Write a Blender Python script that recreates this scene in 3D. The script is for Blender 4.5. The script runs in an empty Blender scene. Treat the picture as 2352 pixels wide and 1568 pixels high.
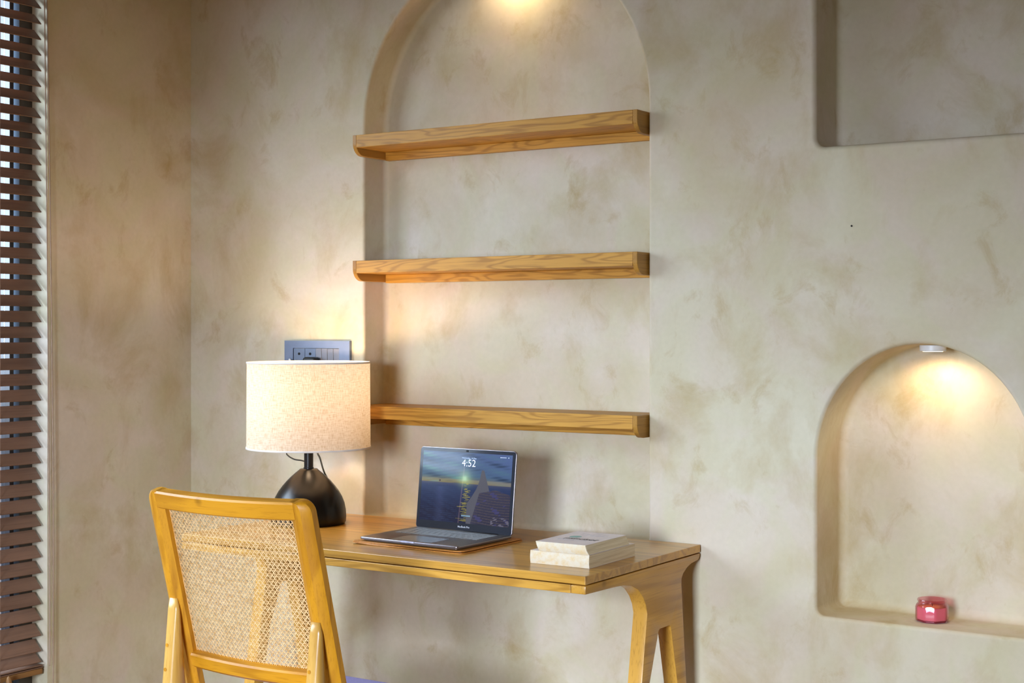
import bpy, bmesh, math, random
from mathutils import Vector, Matrix

random.seed(7)
sc = bpy.context.scene
COL = sc.collection
PI = math.pi

# ------------------------------------------------------------------ camera
cam_data = bpy.data.cameras.new('camera')
cam = bpy.data.objects.new('camera', cam_data)
COL.objects.link(cam)
cam.location = (1.8624, -3.5189, 1.3168)
cam.rotation_euler = (PI / 2, 0, math.radians(33.138))
cam_data.sensor_width = 36.0
cam_data.lens = 3378.5 / 2352 * 36.0
cam_data.shift_y = -(784 - 755.7) / 2352
cam_data.clip_start = 0.05
sc.camera = cam

# ------------------------------------------------------------------ world, exposure
world = bpy.data.worlds.new('world')
sc.world = world
world.use_nodes = True
bg = world.node_tree.nodes['Background']
bg.inputs['Color'].default_value = (0.86, 0.90, 1.0, 1)
bg.inputs['Strength'].default_value = 0.58
sc.view_settings.view_transform = 'Standard'
sc.view_settings.look = 'None'
sc.view_settings.exposure = 0.33
sc.view_settings.gamma = 1.0
sc.view_settings.use_curve_mapping = False
try:
    sc.cycles.use_denoising = True
    sc.cycles.max_bounces = 10
    sc.cycles.diffuse_bounces = 6
    sc.cycles.transparent_max_bounces = 16
    sc.cycles.sample_clamp_indirect = 8
    sc.cycles.caustics_reflective = False
    sc.cycles.caustics_refractive = False
except Exception:
    pass


def area(name, loc, aim, size, size_y, power, color, spread=180):
    ld = bpy.data.lights.new(name, 'AREA')
    ld.shape = 'RECTANGLE'
    ld.size, ld.size_y = size, size_y
    ld.energy = power
    ld.color = color
    ld.spread = math.radians(spread)
    lo = bpy.data.objects.new(name, ld)
    COL.objects.link(lo)
    lo.location = loc
    d = Vector(aim) - Vector(loc)
    lo.rotation_euler = d.to_track_quat('-Z', 'Y').to_euler()
    return lo


# daylight: open sky outside the blind window, and at the window in the wall behind the camera
area('sky_light_blind_window', (-2.8, -1.8, 1.9), (-1.0, -0.5, 1.0), 2.0, 1.6, 180, (0.70, 0.85, 1.0))
area('sky_light_rear_window', (0.85, -5.35, 1.30), (-0.2, 0.0, -1.15), 1.1, 1.1, 64, (0.73, 0.84, 1.0), 75)

# ------------------------------------------------------------------ node helpers


def new_mat(name):
    m = bpy.data.materials.new(name)
    m.use_nodes = True
    nt = m.node_tree
    return m, nt, nt.nodes['Principled BSDF']


def N(nt, kind, **kw):
    n = nt.nodes.new(kind)
    for k, v in kw.items():
        if k in n.inputs:
            n.inputs[k].default_value = v
        else:
            setattr(n, k, v)
    return n


def L(nt, a, ao, b, bi):
    nt.links.new(a.outputs[ao], b.inputs[bi])


def ramp(nt, src, out, stops):
    r = nt.nodes.new('ShaderNodeValToRGB')
    e = r.color_ramp.elements
    e[0].position, e[0].color = stops[0][0], (*stops[0][1], 1)
    e[1].position, e[1].color = stops[1][0], (*stops[1][1], 1)
    for p, c in stops[2:]:
        x = e.new(p)
        x.color = (*c, 1)
    L(nt, src, out, r, 'Fac')
    return r


def mix(nt, fac, a, b, blend='MIX'):
    m = nt.nodes.new('ShaderNodeMix')
    m.data_type = 'RGBA'
    m.blend_type = blend
    for key, v in ((0, fac), (6, a), (7, b)):
        if isinstance(v, tuple) and hasattr(v[0], 'outputs'):
            nt.links.new(v[0].outputs[v[1]], m.inputs[key])
        elif isinstance(v, tuple):
            m.inputs[key].default_value = (*v, 1)
        else:
            m.inputs[key].default_value = v
    return m


def plain(name, color, rough=0.5, metal=0.0, spec=0.5, coat=0.0, noise=0.06, nscale=30.0, bump=0.0):
    m, nt, b = new_mat(name)
    tc = N(nt, 'ShaderNodeTexCoord')
    n = N(nt, 'ShaderNodeTexNoise', Scale=nscale, Detail=4.0)
    L(nt, tc, 'Object', n, 'Vector')
    lo = tuple(max(0, c * (1 - noise)) for c in color)
    hi = tuple(min(1, c * (1 + noise)) for c in color)
    r = ramp(nt, n, 'Fac', [(0.3, lo), (0.7, hi)])
    L(nt, r, 'Color', b, 'Base Color')
    b.inputs['Roughness'].default_value = rough
    b.inputs['Metallic'].default_value = metal
    b.inputs['Specular IOR Level'].default_value = spec
    b.inputs['Coat Weight'].default_value = coat
    if bump:
        bp = N(nt, 'ShaderNodeBump', Strength=bump, Distance=0.002)
        L(nt, n, 'Fac', bp, 'Height')
        L(nt, bp, 'Normal', b, 'Normal')
    return m


# ------------------------------------------------------------------ materials


def plaster(name):
    m, nt, b = new_mat(name)
    tc = N(nt, 'ShaderNodeTexCoord')
    big = N(nt, 'ShaderNodeTexNoise', Scale=2.6, Detail=5.0, Roughness=0.55, Distortion=0.6)
    L(nt, tc, 'Object', big, 'Vector')
    base = ramp(nt, big, 'Fac', [(0.32, (0.560, 0.490, 0.345)), (0.68, (0.665, 0.615, 0.515))])
    # broad greenish and pinkish drifts
    dr = N(nt, 'ShaderNodeTexNoise', Scale=5.2, Detail=3.0, Distortion=1.2)
    mp0 = N(nt, 'ShaderNodeMapping')
    mp0.inputs['Location'].default_value = (7, 3, 1)
    L(nt, tc, 'Object', mp0, 'Vector')
    L(nt, mp0, 'Vector', dr, 'Vector')
    drr = ramp(nt, dr, 'Fac', [(0.38, (0.985, 0.995, 0.90)), (0.62, (1.03, 0.985, 1.0))])
    c1 = mix(nt, 0.9, (base, 'Color'), (drr, 'Color'), 'MULTIPLY')
    # brown trowel smudges, elongated and slanting
    mp = N(nt, 'ShaderNodeMapping')
    mp.inputs['Rotation'].default_value = (0, math.radians(35), 0)
    mp.inputs['Scale'].default_value = (1.35, 1.35, 1.0)
    L(nt, tc, 'Object', mp, 'Vector')
    sm = N(nt, 'ShaderNodeTexNoise', Scale=3.4, Detail=6.0, Roughness=0.64, Distortion=0.4)
    L(nt, mp, 'Vector', sm, 'Vector')
    smr = ramp(nt, sm, 'Fac', [(0.51, (0, 0, 0)), (0.76, (0.80, 0.80, 0.80))])
    c2 = mix(nt, (smr, 'Color'), (c1, 2), (0.46, 0.355, 0.180))
    # small darker dabs
    mp2 = N(nt, 'ShaderNodeMapping')
    mp2.inputs['Rotation'].default_value = (0.2, math.radians(-40), 0)
    mp2.inputs['Scale'].default_value = (1.25, 1.25, 1.0)
    mp2.inputs['Location'].default_value = (1.3, 0.2, 4.1)
    L(nt, tc, 'Object', mp2, 'Vector')
    dab = N(nt, 'ShaderNodeTexNoise', Scale=7.0, Detail=6.0, Roughness=0.66, Distortion=0.45)
    L(nt, mp2, 'Vector', dab, 'Vector')
    dbr = ramp(nt, dab, 'Fac', [(0.575, (0, 0, 0)), (0.76, (0.70, 0.70, 0.70))])
    c3 = mix(nt, (dbr, 'Color'), (c2, 2), (0.42, 0.300, 0.125))
    # fine mottling
    fn = N(nt, 'ShaderNodeTexNoise', Scale=70.0, Detail=3.0)
    L(nt, tc, 'Object', fn, 'Vector')
    fr = ramp(nt, fn, 'Fac', [(0.3, (0.975, 0.975, 0.97)), (0.7, (1.02, 1.02, 1.02))])
    c4 = mix(nt, 1.0, (c3, 2), (fr, 'Color'), 'MULTIPLY')
    L(nt, c4, 2, b, 'Base Color')
    b.inputs['Roughness'].default_value = 0.62
    b.inputs['Specular IOR Level'].default_value = 0.22
    ad = N(nt, 'ShaderNodeMath', operation='ADD')
    ml = N(nt, 'ShaderNodeMath', operation='MULTIPLY')
    ml.inputs[1].default_value = 0.12
    L(nt, fn, 'Fac', ml, 0)
    L(nt, sm, 'Fac', ad, 0)
    L(nt, ml, 0, ad, 1)
    bp = N(nt, 'ShaderNodeBump', Strength=0.12, Distance=0.010)
    L(nt, ad, 0, bp, 'Height')
    L(nt, bp, 'Normal', b, 'Normal')
    return m


def wood(name, light, dark, axis='X', rough=0.34, scale=1.0, planks=0.0, coat=0.25, bands=1.0):
    """lacquered oak: cathedral figure plus fine pores, all running along `axis`"""
    m, nt, b = new_mat(name)
    tc = N(nt, 'ShaderNodeTexCoord')
    sep = N(nt, 'ShaderNodeSeparateXYZ')
    L(nt, tc, 'Object', sep, 'Vector')
    k = {'X': (0.9, 9.0, 9.0), 'Y': (9.0, 0.9, 9.0), 'Z': (9.0, 9.0, 0.9)}[axis]
    mp = N(nt, 'ShaderNodeMapping')
    mp.inputs['Scale'].default_value = tuple(s * scale for s in k)
    oi = N(nt, 'ShaderNodeObjectInfo')
    sc3 = N(nt, 'ShaderNodeVectorMath', operation='SCALE')
    sc3.inputs['Scale'].default_value = 3.1
    L(nt, oi, 'Location', sc3, 0)
    add0 = N(nt, 'ShaderNodeVectorMath', operation='ADD')
    L(nt, tc, 'Object', add0, 0)
    L(nt, sc3, 'Vector', add0, 1)
    vec_src, vec_out = add0, 'Vector'
    fl = None
    if planks:
        ax = {'X': 'Y', 'Y': 'X', 'Z': 'X'}[axis]
        dv = N(nt, 'ShaderNodeMath', operation='DIVIDE')
        dv.inputs[1].default_value = planks
        L(nt, sep, ax, dv, 0)
        fl = N(nt, 'ShaderNodeMath', operation='FLOOR')
        L(nt, dv, 0, fl, 0)
        off = N(nt, 'ShaderNodeMath', operation='MULTIPLY')
        off.inputs[1].default_value = 3.37
        L(nt, fl, 0, off, 0)
        cmb = N(nt, 'ShaderNodeCombineXYZ')
        L(nt, off, 0, cmb, 'X')
        L(nt, off, 0, cmb, 'Z')
        va = N(nt, 'ShaderNodeVectorMath', operation='ADD')
        L(nt, add0, 'Vector', va, 0)
        L(nt, cmb, 'Vector', va, 1)
        vec_src, vec_out = va, 'Vector'
    L(nt, vec_src, vec_out, mp, 'Vector')
    n1 = N(nt, 'ShaderNodeTexNoise', Scale=1.1, Detail=2.5, Roughness=0.5, Distortion=0.25)
    L(nt, mp, 'Vector', n1, 'Vector')
    mu = N(nt, 'ShaderNodeMath', operation='MULTIPLY')
    mu.inputs[1].default_value = 15.0 * bands
    L(nt, n1, 'Fac', mu, 0)
    si = N(nt, 'ShaderNodeMath', operation='SINE')
    L(nt, mu, 0, si, 0)
    mr = N(nt, 'ShaderNodeMapRange')
    mr.inputs['From Min'].default_value = -1
    mr.inputs['From Max'].default_value = 1
    L(nt, si, 0, mr, 'Value')
    mid = tuple(0.48 * a + 0.52 * c for a, c in zip(light, dark))
    c0 = ramp(nt, mr, 'Result', [(0.0, mid), (0.42, light), (1.0, tuple(min(1, v * 1.06) for v in light))])
    mp2 = N(nt, 'ShaderNodeMapping')
    f = {'X': (6, 260, 260), 'Y': (260, 6, 260), 'Z': (260, 260, 6)}[axis]
    mp2.inputs['Scale'].default_value = f
    L(nt, vec_src, vec_out, mp2, 'Vector')
    n2 = N(nt, 'ShaderNodeTexNoise', Scale=1.0, Detail=3.0, Roughness=0.6)
    L(nt, mp2, 'Vector', n2, 'Vector')
    pr = ramp(nt, n2, 'Fac', [(0.52, (0, 0, 0)), (0.74, (0.55, 0.55, 0.55))])
    c1 = mix(nt, (pr, 'Color'), (c0, 'Color'), dark)
    # slow tone drift
    n3 = N(nt, 'ShaderNodeTexNoise', Scale=3.5, Detail=2.0)
    L(nt, vec_src, vec_out, n3, 'Vector')
    dr = ramp(nt, n3, 'Fac', [(0.3, (0.86, 0.84, 0.80)), (0.7, (1.06, 1.06, 1.06))])
    c2 = mix(nt, 1.0, (c1, 2), (dr, 'Color'), 'MULTIPLY')
    out = c2
    if planks:
        wn = N(nt, 'ShaderNodeTexWhiteNoise')
        wn.noise_dimensions = '1D'
        L(nt, fl, 0, wn, 'W')
        pl = ramp(nt, wn, 'Value', [(0.0, (0.90, 0.885, 0.86)), (1.0, (1.05, 1.05, 1.05))])
        out = mix(nt, 1.0, (c2, 2), (pl, 'Color'), 'MULTIPLY')
    # knots
    vo = N(nt, 'ShaderNodeTexVoronoi', Scale=3.3)
    L(nt, vec_src, vec_out, vo, 'Vector')
    kr = ramp(nt, vo, 'Distance', [(0.0, (0.75, 0.75, 0.75)), (0.05, (0, 0, 0))])
    out2 = mix(nt, (kr, 'Color'), (out, 2), tuple(c * 0.35 for c in dark))
    L(nt, out2, 2, b, 'Base Color')
    b.inputs['Roughness'].default_value = rough
    b.inputs['Specular IOR Level'].default_value = 0.4
    b.inputs['Coat Weight'].default_value = coat
    b.inputs['Coat Roughness'].default_value = 0.22
    bp = N(nt, 'ShaderNodeBump', Strength=0.08, Distance=0.001)
    L(nt, n2, 'Fac', bp, 'Height')
    L(nt, bp, 'Normal', b, 'Normal')
    return m


def emitter(name, color, strength):
    m, nt, b = new_mat(name)
    b.inputs['Base Color'].default_value = (*color, 1)
    b.inputs['Emission Color'].default_value = (*color, 1)
    b.inputs['Emission Strength'].default_value = strength
    return m


M_PLASTER = plaster('limewash_plaster')
M_SKIRT = plain('dark_corner_plaster', (0.30, 0.27, 0.20), 0.8)
M_ROOM = plain('ochre_room_paint', (0.50, 0.37, 0.19), 0.8)
M_CEIL = plain('ceiling_paint', (0.30, 0.21, 0.11), 0.8)
M_FLOOR = wood('floor_boards', (0.27, 0.165, 0.065), (0.16, 0.09, 0.03), 'Y', planks=0.14, rough=0.5)
OAK_L, OAK_D = (0.60, 0.318, 0.052), (0.31, 0.135, 0.014)
M_DESKTOP = wood('desk_top_oak', OAK_L, OAK_D, 'X', rough=0.30, bands=2.4, planks=0.088, coat=0.30)
M_DESK_X = wood('desk_oak_along', OAK_L, OAK_D, 'X', bands=4.4, scale=1.4)
M_DESK_Y = wood('desk_oak_side', (0.56, 0.290, 0.042), OAK_D, 'Y', scale=0.7, bands=3.0)
M_DESK_Z = wood('desk_oak_upright', OAK_L, OAK_D, 'Z')
M_SHELF = wood('shelf_oak_along', (0.57, 0.295, 0.045), (0.27, 0.105, 0.008), 'X', rough=0.5, scale=1.7, coat=0.03, bands=5.5)
M_SHELF_E = wood('shelf_oak_end', (0.43, 0.22, 0.038), (0.20, 0.085, 0.012), 'Y', rough=0.45, coat=0.05)
CH_L, CH_D = (0.62, 0.280, 0.012), (0.38, 0.140, 0.004)
M_CHAIR_X = wood('chair_oak_rail', CH_L, CH_D, 'X', rough=0.42, coat=0.04, bands=2.5)
M_CHAIR_Z = wood('chair_oak_stile', CH_L, CH_D, 'Z', rough=0.42, coat=0.04, bands=2.5)
M_CHAIR_LEG = wood('chair_oak_pale_leg', (0.64, 0.37, 0.085), (0.40, 0.19, 0.025), 'Z', rough=0.3)
M_SLAT = wood('blind_slat_walnut', (0.215, 0.118, 0.076), (0.120, 0.060, 0.038), 'Y', rough=0.5, coat=0.0, scale=1.2)
M_SLAT_END = plain('blind_slat_bare_edge', (0.45, 0.33, 0.22), 0.6)
M_RAIL = wood('blind_rail_walnut', (0.30, 0.15, 0.05), (0.15, 0.07, 0.02), 'Y', rough=0.5, coat=0.0)
M_FRAME = plain('window_frame_brown', (0.060, 0.048, 0.036), 0.5)
M_FRAME_B = plain('window_mullion_black', (0.012, 0.012, 0.018), 0.35)
M_CORD = plain('blind_cord', (0.42, 0.30, 0.22), 0.8)
M_BLACK = plain('lamp_base_black', (0.005, 0.0045, 0.0045), 0.30, spec=0.4)
M_BLACKM = plain('black_metal', (0.012, 0.012, 0.013), 0.3, metal=0.3)
M_RUBBER = plain('black_rubber', (0.012, 0.014, 0.014), 0.45)
M_PLATE = plain('switch_plate_grey', (0.17, 0.205, 0.29), 0.35, metal=0.35)
M_SOCKET = plain('socket_grey', (0.155, 0.19, 0.265), 0.4, metal=0.2)
M_ROCKER = plain('rocker_grey', (0.26, 0.26, 0.29), 0.3, metal=0.4)
M_HOLE = plain('socket_hole_black', (0.004, 0.004, 0.004), 0.8)
M_WHITEP = plain('white_plastic', (0.80, 0.80, 0.80), 0.4)
M_SPACE = plain('laptop_space_grey', (0.150, 0.128, 0.118), 0.36, metal=0.7, noise=0.02)
M_SPACE_E = plain('laptop_edge_grey', (0.22, 0.20, 0.215), 0.28, metal=0.85, noise=0.02)
M_TRACK = plain('laptop_trackpad', (0.110, 0.103, 0.108), 0.25, metal=0.6, noise=0.02)
M_KEY = plain('laptop_key', (0.20, 0.20, 0.20), 0.30)
M_BEZEL = plain('laptop_bezel', (0.020, 0.024, 0.034), 0.10, noise=0.0)
M_LEATHER = plain('tan_leather', (0.56, 0.22, 0.035), 0.45, nscale=160, noise=0.14, bump=0.3)
M_LEATHER_D = plain('leather_lining', (0.05, 0.028, 0.015), 0.8)
M_CREAM = plain('book_cover_white', (0.77, 0.70, 0.70), 0.42)
M_INK = plain('ink_dark', (0.05, 0.05, 0.055), 0.5)
M_INK_G = plain('ink_grey', (0.38, 0.36, 0.38), 0.5)
M_TEAL = plain('ink_teal', (0.27, 0.50, 0.46), 0.5)
M_LILAC = plain('lilac_fabric', (0.30, 0.27, 0.50), 0.85, nscale=400, noise=0.12, bump=0.4)
M_WAX = plain('candle_wax', (0.88, 0.50, 0.52), 0.5)
M_WAXTOP = plain('candle_wax_top', (0.86, 0.48, 0.20), 0.35)
M_TEXT_W = emitter('screen_text_white', (0.72, 0.75, 0.85), 0.55)
M_TEXT_P = plain('bezel_text', (0.62, 0.64, 0.70), 0.5)


def pages_mat():
    m, nt, b = new_mat('book_pages')
    tc = N(nt, 'ShaderNodeTexCoord')
    mp = N(nt, 'ShaderNodeMapping')
    mp.inputs['Scale'].default_value = (7, 7, 900)
    L(nt, tc, 'Object', mp, 'Vector')
    n = N(nt, 'ShaderNodeTexNoise', Scale=1.0, Detail=3.0, Roughness=0.7)
    L(nt, mp, 'Vector', n, 'Vector')
    r = ramp(nt, n, 'Fac', [(0.30, (0.58, 0.46, 0.27)), (0.62, (0.82, 0.73, 0.54))])
    L(nt, r, 'Color', b, 'Base Color')
    b.inputs['Roughness'].default_value = 0.8
    return m


M_PAGES = pages_mat()


def spine_mat():
    m, nt, b = new_mat('book_spine_worn')
    tc = N(nt, 'ShaderNodeTexCoord')
    n = N(nt, 'ShaderNodeTexNoise', Scale=60.0, Detail=5.0, Roughness=0.7)
    L(nt, tc, 'Object', n, 'Vector')
    r = ramp(nt, n, 'Fac', [(0.42, (0.66, 0.59, 0.46)), (0.66, (0.64, 0.49, 0.27))])
    L(nt, r, 'Color', b, 'Base Color')
    b.inputs['Roughness'].default_value = 0.6
    return m


M_SPINE = spine_mat()


def linen_mat():
    """lamp shade linen: light passes through the weave"""
    m, nt, b = new_mat('linen_shade')
    for n in list(nt.nodes):
        if n.type != 'OUTPUT_MATERIAL':
            nt.nodes.remove(n)
    out = [n for n in nt.nodes if n.type == 'OUTPUT_MATERIAL'][0]
    uv = N(nt, 'ShaderNodeUVMap')
    mpv = N(nt, 'ShaderNodeMapping')
    mpv.inputs['Scale'].default_value = (420, 14, 1)
    mph = N(nt, 'ShaderNodeMapping')
    mph.inputs['Scale'].default_value = (46, 110, 1)
    L(nt, uv, 'UV', mpv, 'Vector')
    L(nt, uv, 'UV', mph, 'Vector')
    nv = N(nt, 'ShaderNodeTexNoise', Scale=1.0, Detail=2.0, Roughness=0.6)
    nh = N(nt, 'ShaderNodeTexNoise', Scale=1.0, Detail=2.0, Roughness=0.6)
    L(nt, mpv, 'Vector', nv, 'Vector')
    L(nt, mph, 'Vector', nh, 'Vector')
    mn = N(nt, 'ShaderNodeMath', operation='ADD')
    L(nt, nv, 'Fac', mn, 0)
    L(nt, nh, 'Fac', mn, 1)
    hf = N(nt, 'ShaderNodeMath', operation='MULTIPLY')
    hf.inputs[1].default_value = 0.5
    L(nt, mn, 0, hf, 0)
    c = ramp(nt, hf, 0, [(0.36, (0.50, 0.395, 0.27)), (0.56, (0.68, 0.615, 0.52))])
    d = N(nt, 'ShaderNodeBsdfDiffuse')
    t = N(nt, 'ShaderNodeBsdfTranslucent')
    L(nt, c, 'Color', d, 'Color')
    L(nt, c, 'Color', t, 'Color')
    mx = N(nt, 'ShaderNodeMixShader', Fac=0.24)
    L(nt, d, 'BSDF', mx, 1)
    L(nt, t, 'BSDF', mx, 2)
    L(nt, mx, 'Shader', out, 'Surface')
    return m


M_LINEN = linen_mat()
M_LINEN_EDGE = plain('linen_trim', (0.78, 0.74, 0.70), 0.8)


def cane_mat():
    m, nt, b = new_mat('rattan_cane')
    tc = N(nt, 'ShaderNodeTexCoord')
    n = N(nt, 'ShaderNodeTexNoise', Scale=90.0, Detail=3.0)
    L(nt, tc, 'Object', n, 'Vector')
    r = ramp(nt, n, 'Fac', [(0.30, (0.58, 0.32, 0.10)), (0.52, (0.76, 0.51, 0.235)), (0.8, (0.82, 0.59, 0.31))])
    L(nt, r, 'Color', b, 'Base Color')
    b.inputs['Roughness'].default_value = 0.45
    b.inputs['Subsurface Weight'].default_value = 0.0
    return m


M_CANE = cane_mat()


def glass_mat(name, tint, rough=0.0, gloss=1.0):
    m, nt, b = new_mat(name)
    for n in list(nt.nodes):
        if n.type != 'OUTPUT_MATERIAL':
            nt.nodes.remove(n)
    out = [n for n in nt.nodes if n.type == 'OUTPUT_MATERIAL'][0]
    tr = N(nt, 'ShaderNodeBsdfTransparent')
    tr.inputs['Color'].default_value = (*tint, 1)
    gl = N(nt, 'ShaderNodeBsdfGlossy', Roughness=rough)
    lw = N(nt, 'ShaderNodeLayerWeight', Blend=0.5)
    pw = N(nt, 'ShaderNodeMath', operation='POWER')
    pw.inputs[1].default_value = 4.0
    L(nt, lw, 'Facing', pw, 0)
    fr = N(nt, 'ShaderNodeMath', operation='MULTIPLY_ADD')
    fr.inputs[1].default_value = 0.9
    fr.inputs[2].default_value = 0.04
    L(nt, pw, 0, fr, 0)
    mx = N(nt, 'ShaderNodeMixShader')
    gm = N(nt, 'ShaderNodeMath', operation='MULTIPLY')
    gm.inputs[1].default_value = gloss
    L(nt, fr, 0, gm, 0)
    L(nt, gm, 0, mx, 'Fac')
    L(nt, tr, 'BSDF', mx, 1)
    L(nt, gl, 'BSDF', mx, 2)
    L(nt, mx, 'Shader', out, 'Surface')
    return m


M_PANE = glass_mat('window_glass', (0.97, 0.98, 1.0))
M_PANE_B = glass_mat('window_glass_blue', (0.74, 0.85, 1.0))
M_PINK = glass_mat('pink_glass', (0.96, 0.70, 0.75), 0.03, gloss=1.0)

# ------------------------------------------------------------------ mesh helpers


def link(name, bm, mats, parent=None, smooth=None):
    """one mesh object; vertices are given in world space and stored relative to the parent's base"""
    me = bpy.data.meshes.new(name)
    if smooth is not None:
        for f in bm.faces:
            f.smooth = smooth
    if parent is not None:
        p = parent
        org = Vector((0, 0, 0))
        while p is not None:
            org += p.location
            p = p.parent
        bmesh.ops.translate(bm, verts=bm.verts, vec=-org)
    bm.normal_update()
    bm.to_mesh(me)
    bm.free()
    for m in (mats if isinstance(mats, (list, tuple)) else [mats]):
        me.materials.append(m)
    o = bpy.data.objects.new(name, me)
    COL.objects.link(o)
    if parent is not None:
        o.parent = parent
    return o


def tag(o, label=None, cat=None, group=None, kind=None):
    for k, v in (('label', label), ('category', cat), ('group', group), ('kind', kind)):
        if v:
            o[k] = v
    return o


def thing(name, loc, label, cat, group=None):
    e = bpy.data.objects.new(name, None)
    e.empty_display_size = 0.05
    e.location = loc
    COL.objects.link(e)
    return tag(e, label, cat, group)


def copy_tree(o, parent=None):
    c = o.copy()
    COL.objects.link(c)
    if parent is not None:
        c.parent = parent
    for ch in [x for x in bpy.data.objects if x.parent == o]:
        copy_tree(ch, c)
    return c


def sharpen(o, ang=35):
    """smooth shading with creases above the angle"""
    me = o.data
    for p in me.polygons:
        p.use_smooth = True
    try:
        me.set_sharp_from_angle(angle=math.radians(ang))
    except Exception:
        pass
    return o


def box(bm, x0, x1, y0, y1, z0, z1, mat=0, M=None):
    vs = [Vector((x, y, z)) for x in (x0, x1) for y in (y0, y1) for z in (z0, z1)]
    if M is not None:
        vs = [M @ v for v in vs]
    v = [bm.verts.new(p) for p in vs]
    for q in ((0, 1, 3, 2), (4, 6, 7, 5), (0, 4, 5, 1), (2, 3, 7, 6), (0, 2, 6, 4), (1, 5, 7, 3)):
        f = bm.faces.new([v[i] for i in q])
        f.material_index = mat
    return v


def bbox(x0, x1, y0, y1, z0, z1, bev=0.003, seg=2, M=None):
    bm = bmesh.new()
    box(bm, x0, x1, y0, y1, z0, z1)
    if bev:
        bmesh.ops.bevel(bm, geom=list(bm.edges), offset=bev, segments=seg, profile=0.5, affect='EDGES')
    if M is not None:
        bm.transform(M)
    return bm


def prism(pts, a0, a1, place, bev=0.0, seg=2):
    """extrude a 2-D outline; place(u, v, a) -> world"""
    bm = bmesh.new()
    lo = [bm.verts.new(place(u, v, a0)) for u, v in pts]
    hi = [bm.verts.new(place(u, v, a1)) for u, v in pts]
    bm.faces.new(lo)
    bm.faces.new(hi[::-1])
    n = len(pts)
    for i in range(n):
        bm.faces.new([lo[i], hi[i], hi[(i + 1) % n], lo[(i + 1) % n]])
    bmesh.ops.recalc_face_normals(bm, faces=bm.faces)
    if bev:
        es = [e for e in bm.edges if len(e.link_faces) == 2 and e.calc_face_angle(0) > 0.6]
        bmesh.ops.bevel(bm, geom=es, offset=bev, segments=seg, profile=0.5, affect='EDGES')
    return bm


def lathe(prof, c, seg=48, closed=False, bm=None, mat=0, mod=None):
    """revolve (r, z) points about the vertical axis through c"""
    bm = bm or bmesh.new()
    rings = []
    for r, z in prof:
        if r < 1e-6:
            rings.append([bm.verts.new((c[0], c[1], c[2] + z))])
        else:
            ring = []
            for i in range(seg):
                a = 2 * PI * i / seg
                k = mod(a, r, z) if mod else 1.0
                ring.append(bm.verts.new((c[0] + r * k * math.cos(a), c[1] + r * k * math.sin(a), c[2] + z)))
            rings.append(ring)
    if closed:
        rings.append(rings[0])
    for A, B in zip(rings, rings[1:]):
        for i in range(seg):
            j = (i + 1) % seg
            q = [A[i % len(A)], A[j % len(A)], B[j % len(B)], B[i % len(B)]]
            q = [v for n, v in enumerate(q) if v not in q[:n]]
            if len(q) > 2:
                f = bm.faces.new(q)
                f.material_index = mat
                f.smooth = True
    return bm


def tube(pts, r, seg=10, bm=None, r1=None, caps=True):
    bm = bm or bmesh.new()
    P = [Vector(p) for p in pts]
    n = len(P)
    rings = []
    up = Vector((0.13, 0.21, 0.97))
    for i, p in enumerate(P):
        d = (P[min(i + 1, n - 1)] - P[max(i - 1, 0)]).normalized()
        if abs(d.dot(up)) > 0.95:
            up = Vector((1, 0.1, 0))
        s = d.cross(up).normalized()
        t = s.cross(d).normalized()
        rr = r if r1 is None else r + (r1 - r) * i / (n - 1)
        rings.append([bm.verts.new(p + s * rr * math.cos(2 * PI * k / seg) + t * rr * math.sin(2 * PI * k / seg)) for k in range(seg)])
    for A, B in zip(rings, rings[1:]):
        for k in range(seg):
            bm.faces.new([A[k], A[(k + 1) % seg], B[(k + 1) % seg], B[k]]).smooth = True
    if caps:
        bm.faces.new(rings[0][::-1])
        bm.faces.new(rings[-1])
    return bm


def bez(P, n=24):
    """Catmull-Rom through points"""
    P = [Vector(p) for p in P]
    Q = [P[0] * 2 - P[1]] + P + [P[-1] * 2 - P[-2]]
    out = []
    for i in range(1, len(Q) - 2):
        for k in range(n):
            t = k / n
            a, b, c, d = Q[i - 1], Q[i], Q[i + 1], Q[i + 2]
            out.append(0.5 * ((2 * b) + (c - a) * t + (2 * a - 5 * b + 4 * c - d) * t * t + (3 * b - a - 3 * c + d) * t ** 3))
    out.append(P[-1])
    return out


def text_mesh(s, size, shear=0.0, bold=0.0, align='CENTER', spacing=1.0):
    cu = bpy.data.curves.new('lettering', 'FONT')
    cu.body = s
    cu.size = size
    cu.shear = shear
    cu.offset = bold
    cu.space_character = spacing
    cu.align_x = align
    cu.align_y = 'CENTER'
    ob = bpy.data.objects.new('lettering', cu)
    COL.objects.link(ob)
    bpy.context.view_layer.update()
    dg = bpy.context.evaluated_depsgraph_get()
    me = bpy.data.meshes.new_from_object(ob.evaluated_get(dg))
    bm = bmesh.new()
    bm.from_mesh(me)
    bpy.data.objects.remove(ob)
    bpy.data.curves.remove(cu)
    bpy.data.meshes.remove(me)
    return bm


# ------------------------------------------------------------------ the room
XL = -1.712       # left wall
XR, YB, ZC = 3.3, -5.4, 2.85


def arch(cx, a, z0, b, zb, rc=0.022, n=40):
    """outline of an arched niche, counter-clockwise seen from the room"""
    pts = []
    for k in range(6):
        t = PI + (PI / 2) * k / 5
        pts.append((cx - a + rc + rc * math.cos(t), zb + rc + rc * math.sin(t)))
    for k in range(6):
        t = 1.5 * PI + (PI / 2) * k / 5
        pts.append((cx + a - rc + rc * math.cos(t), zb + rc + rc * math.sin(t)))
    for k in range(n + 1):
        t = PI * k / n
        pts.append((cx + a * math.cos(t), z0 + b * math.sin(t)))
    return pts


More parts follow.
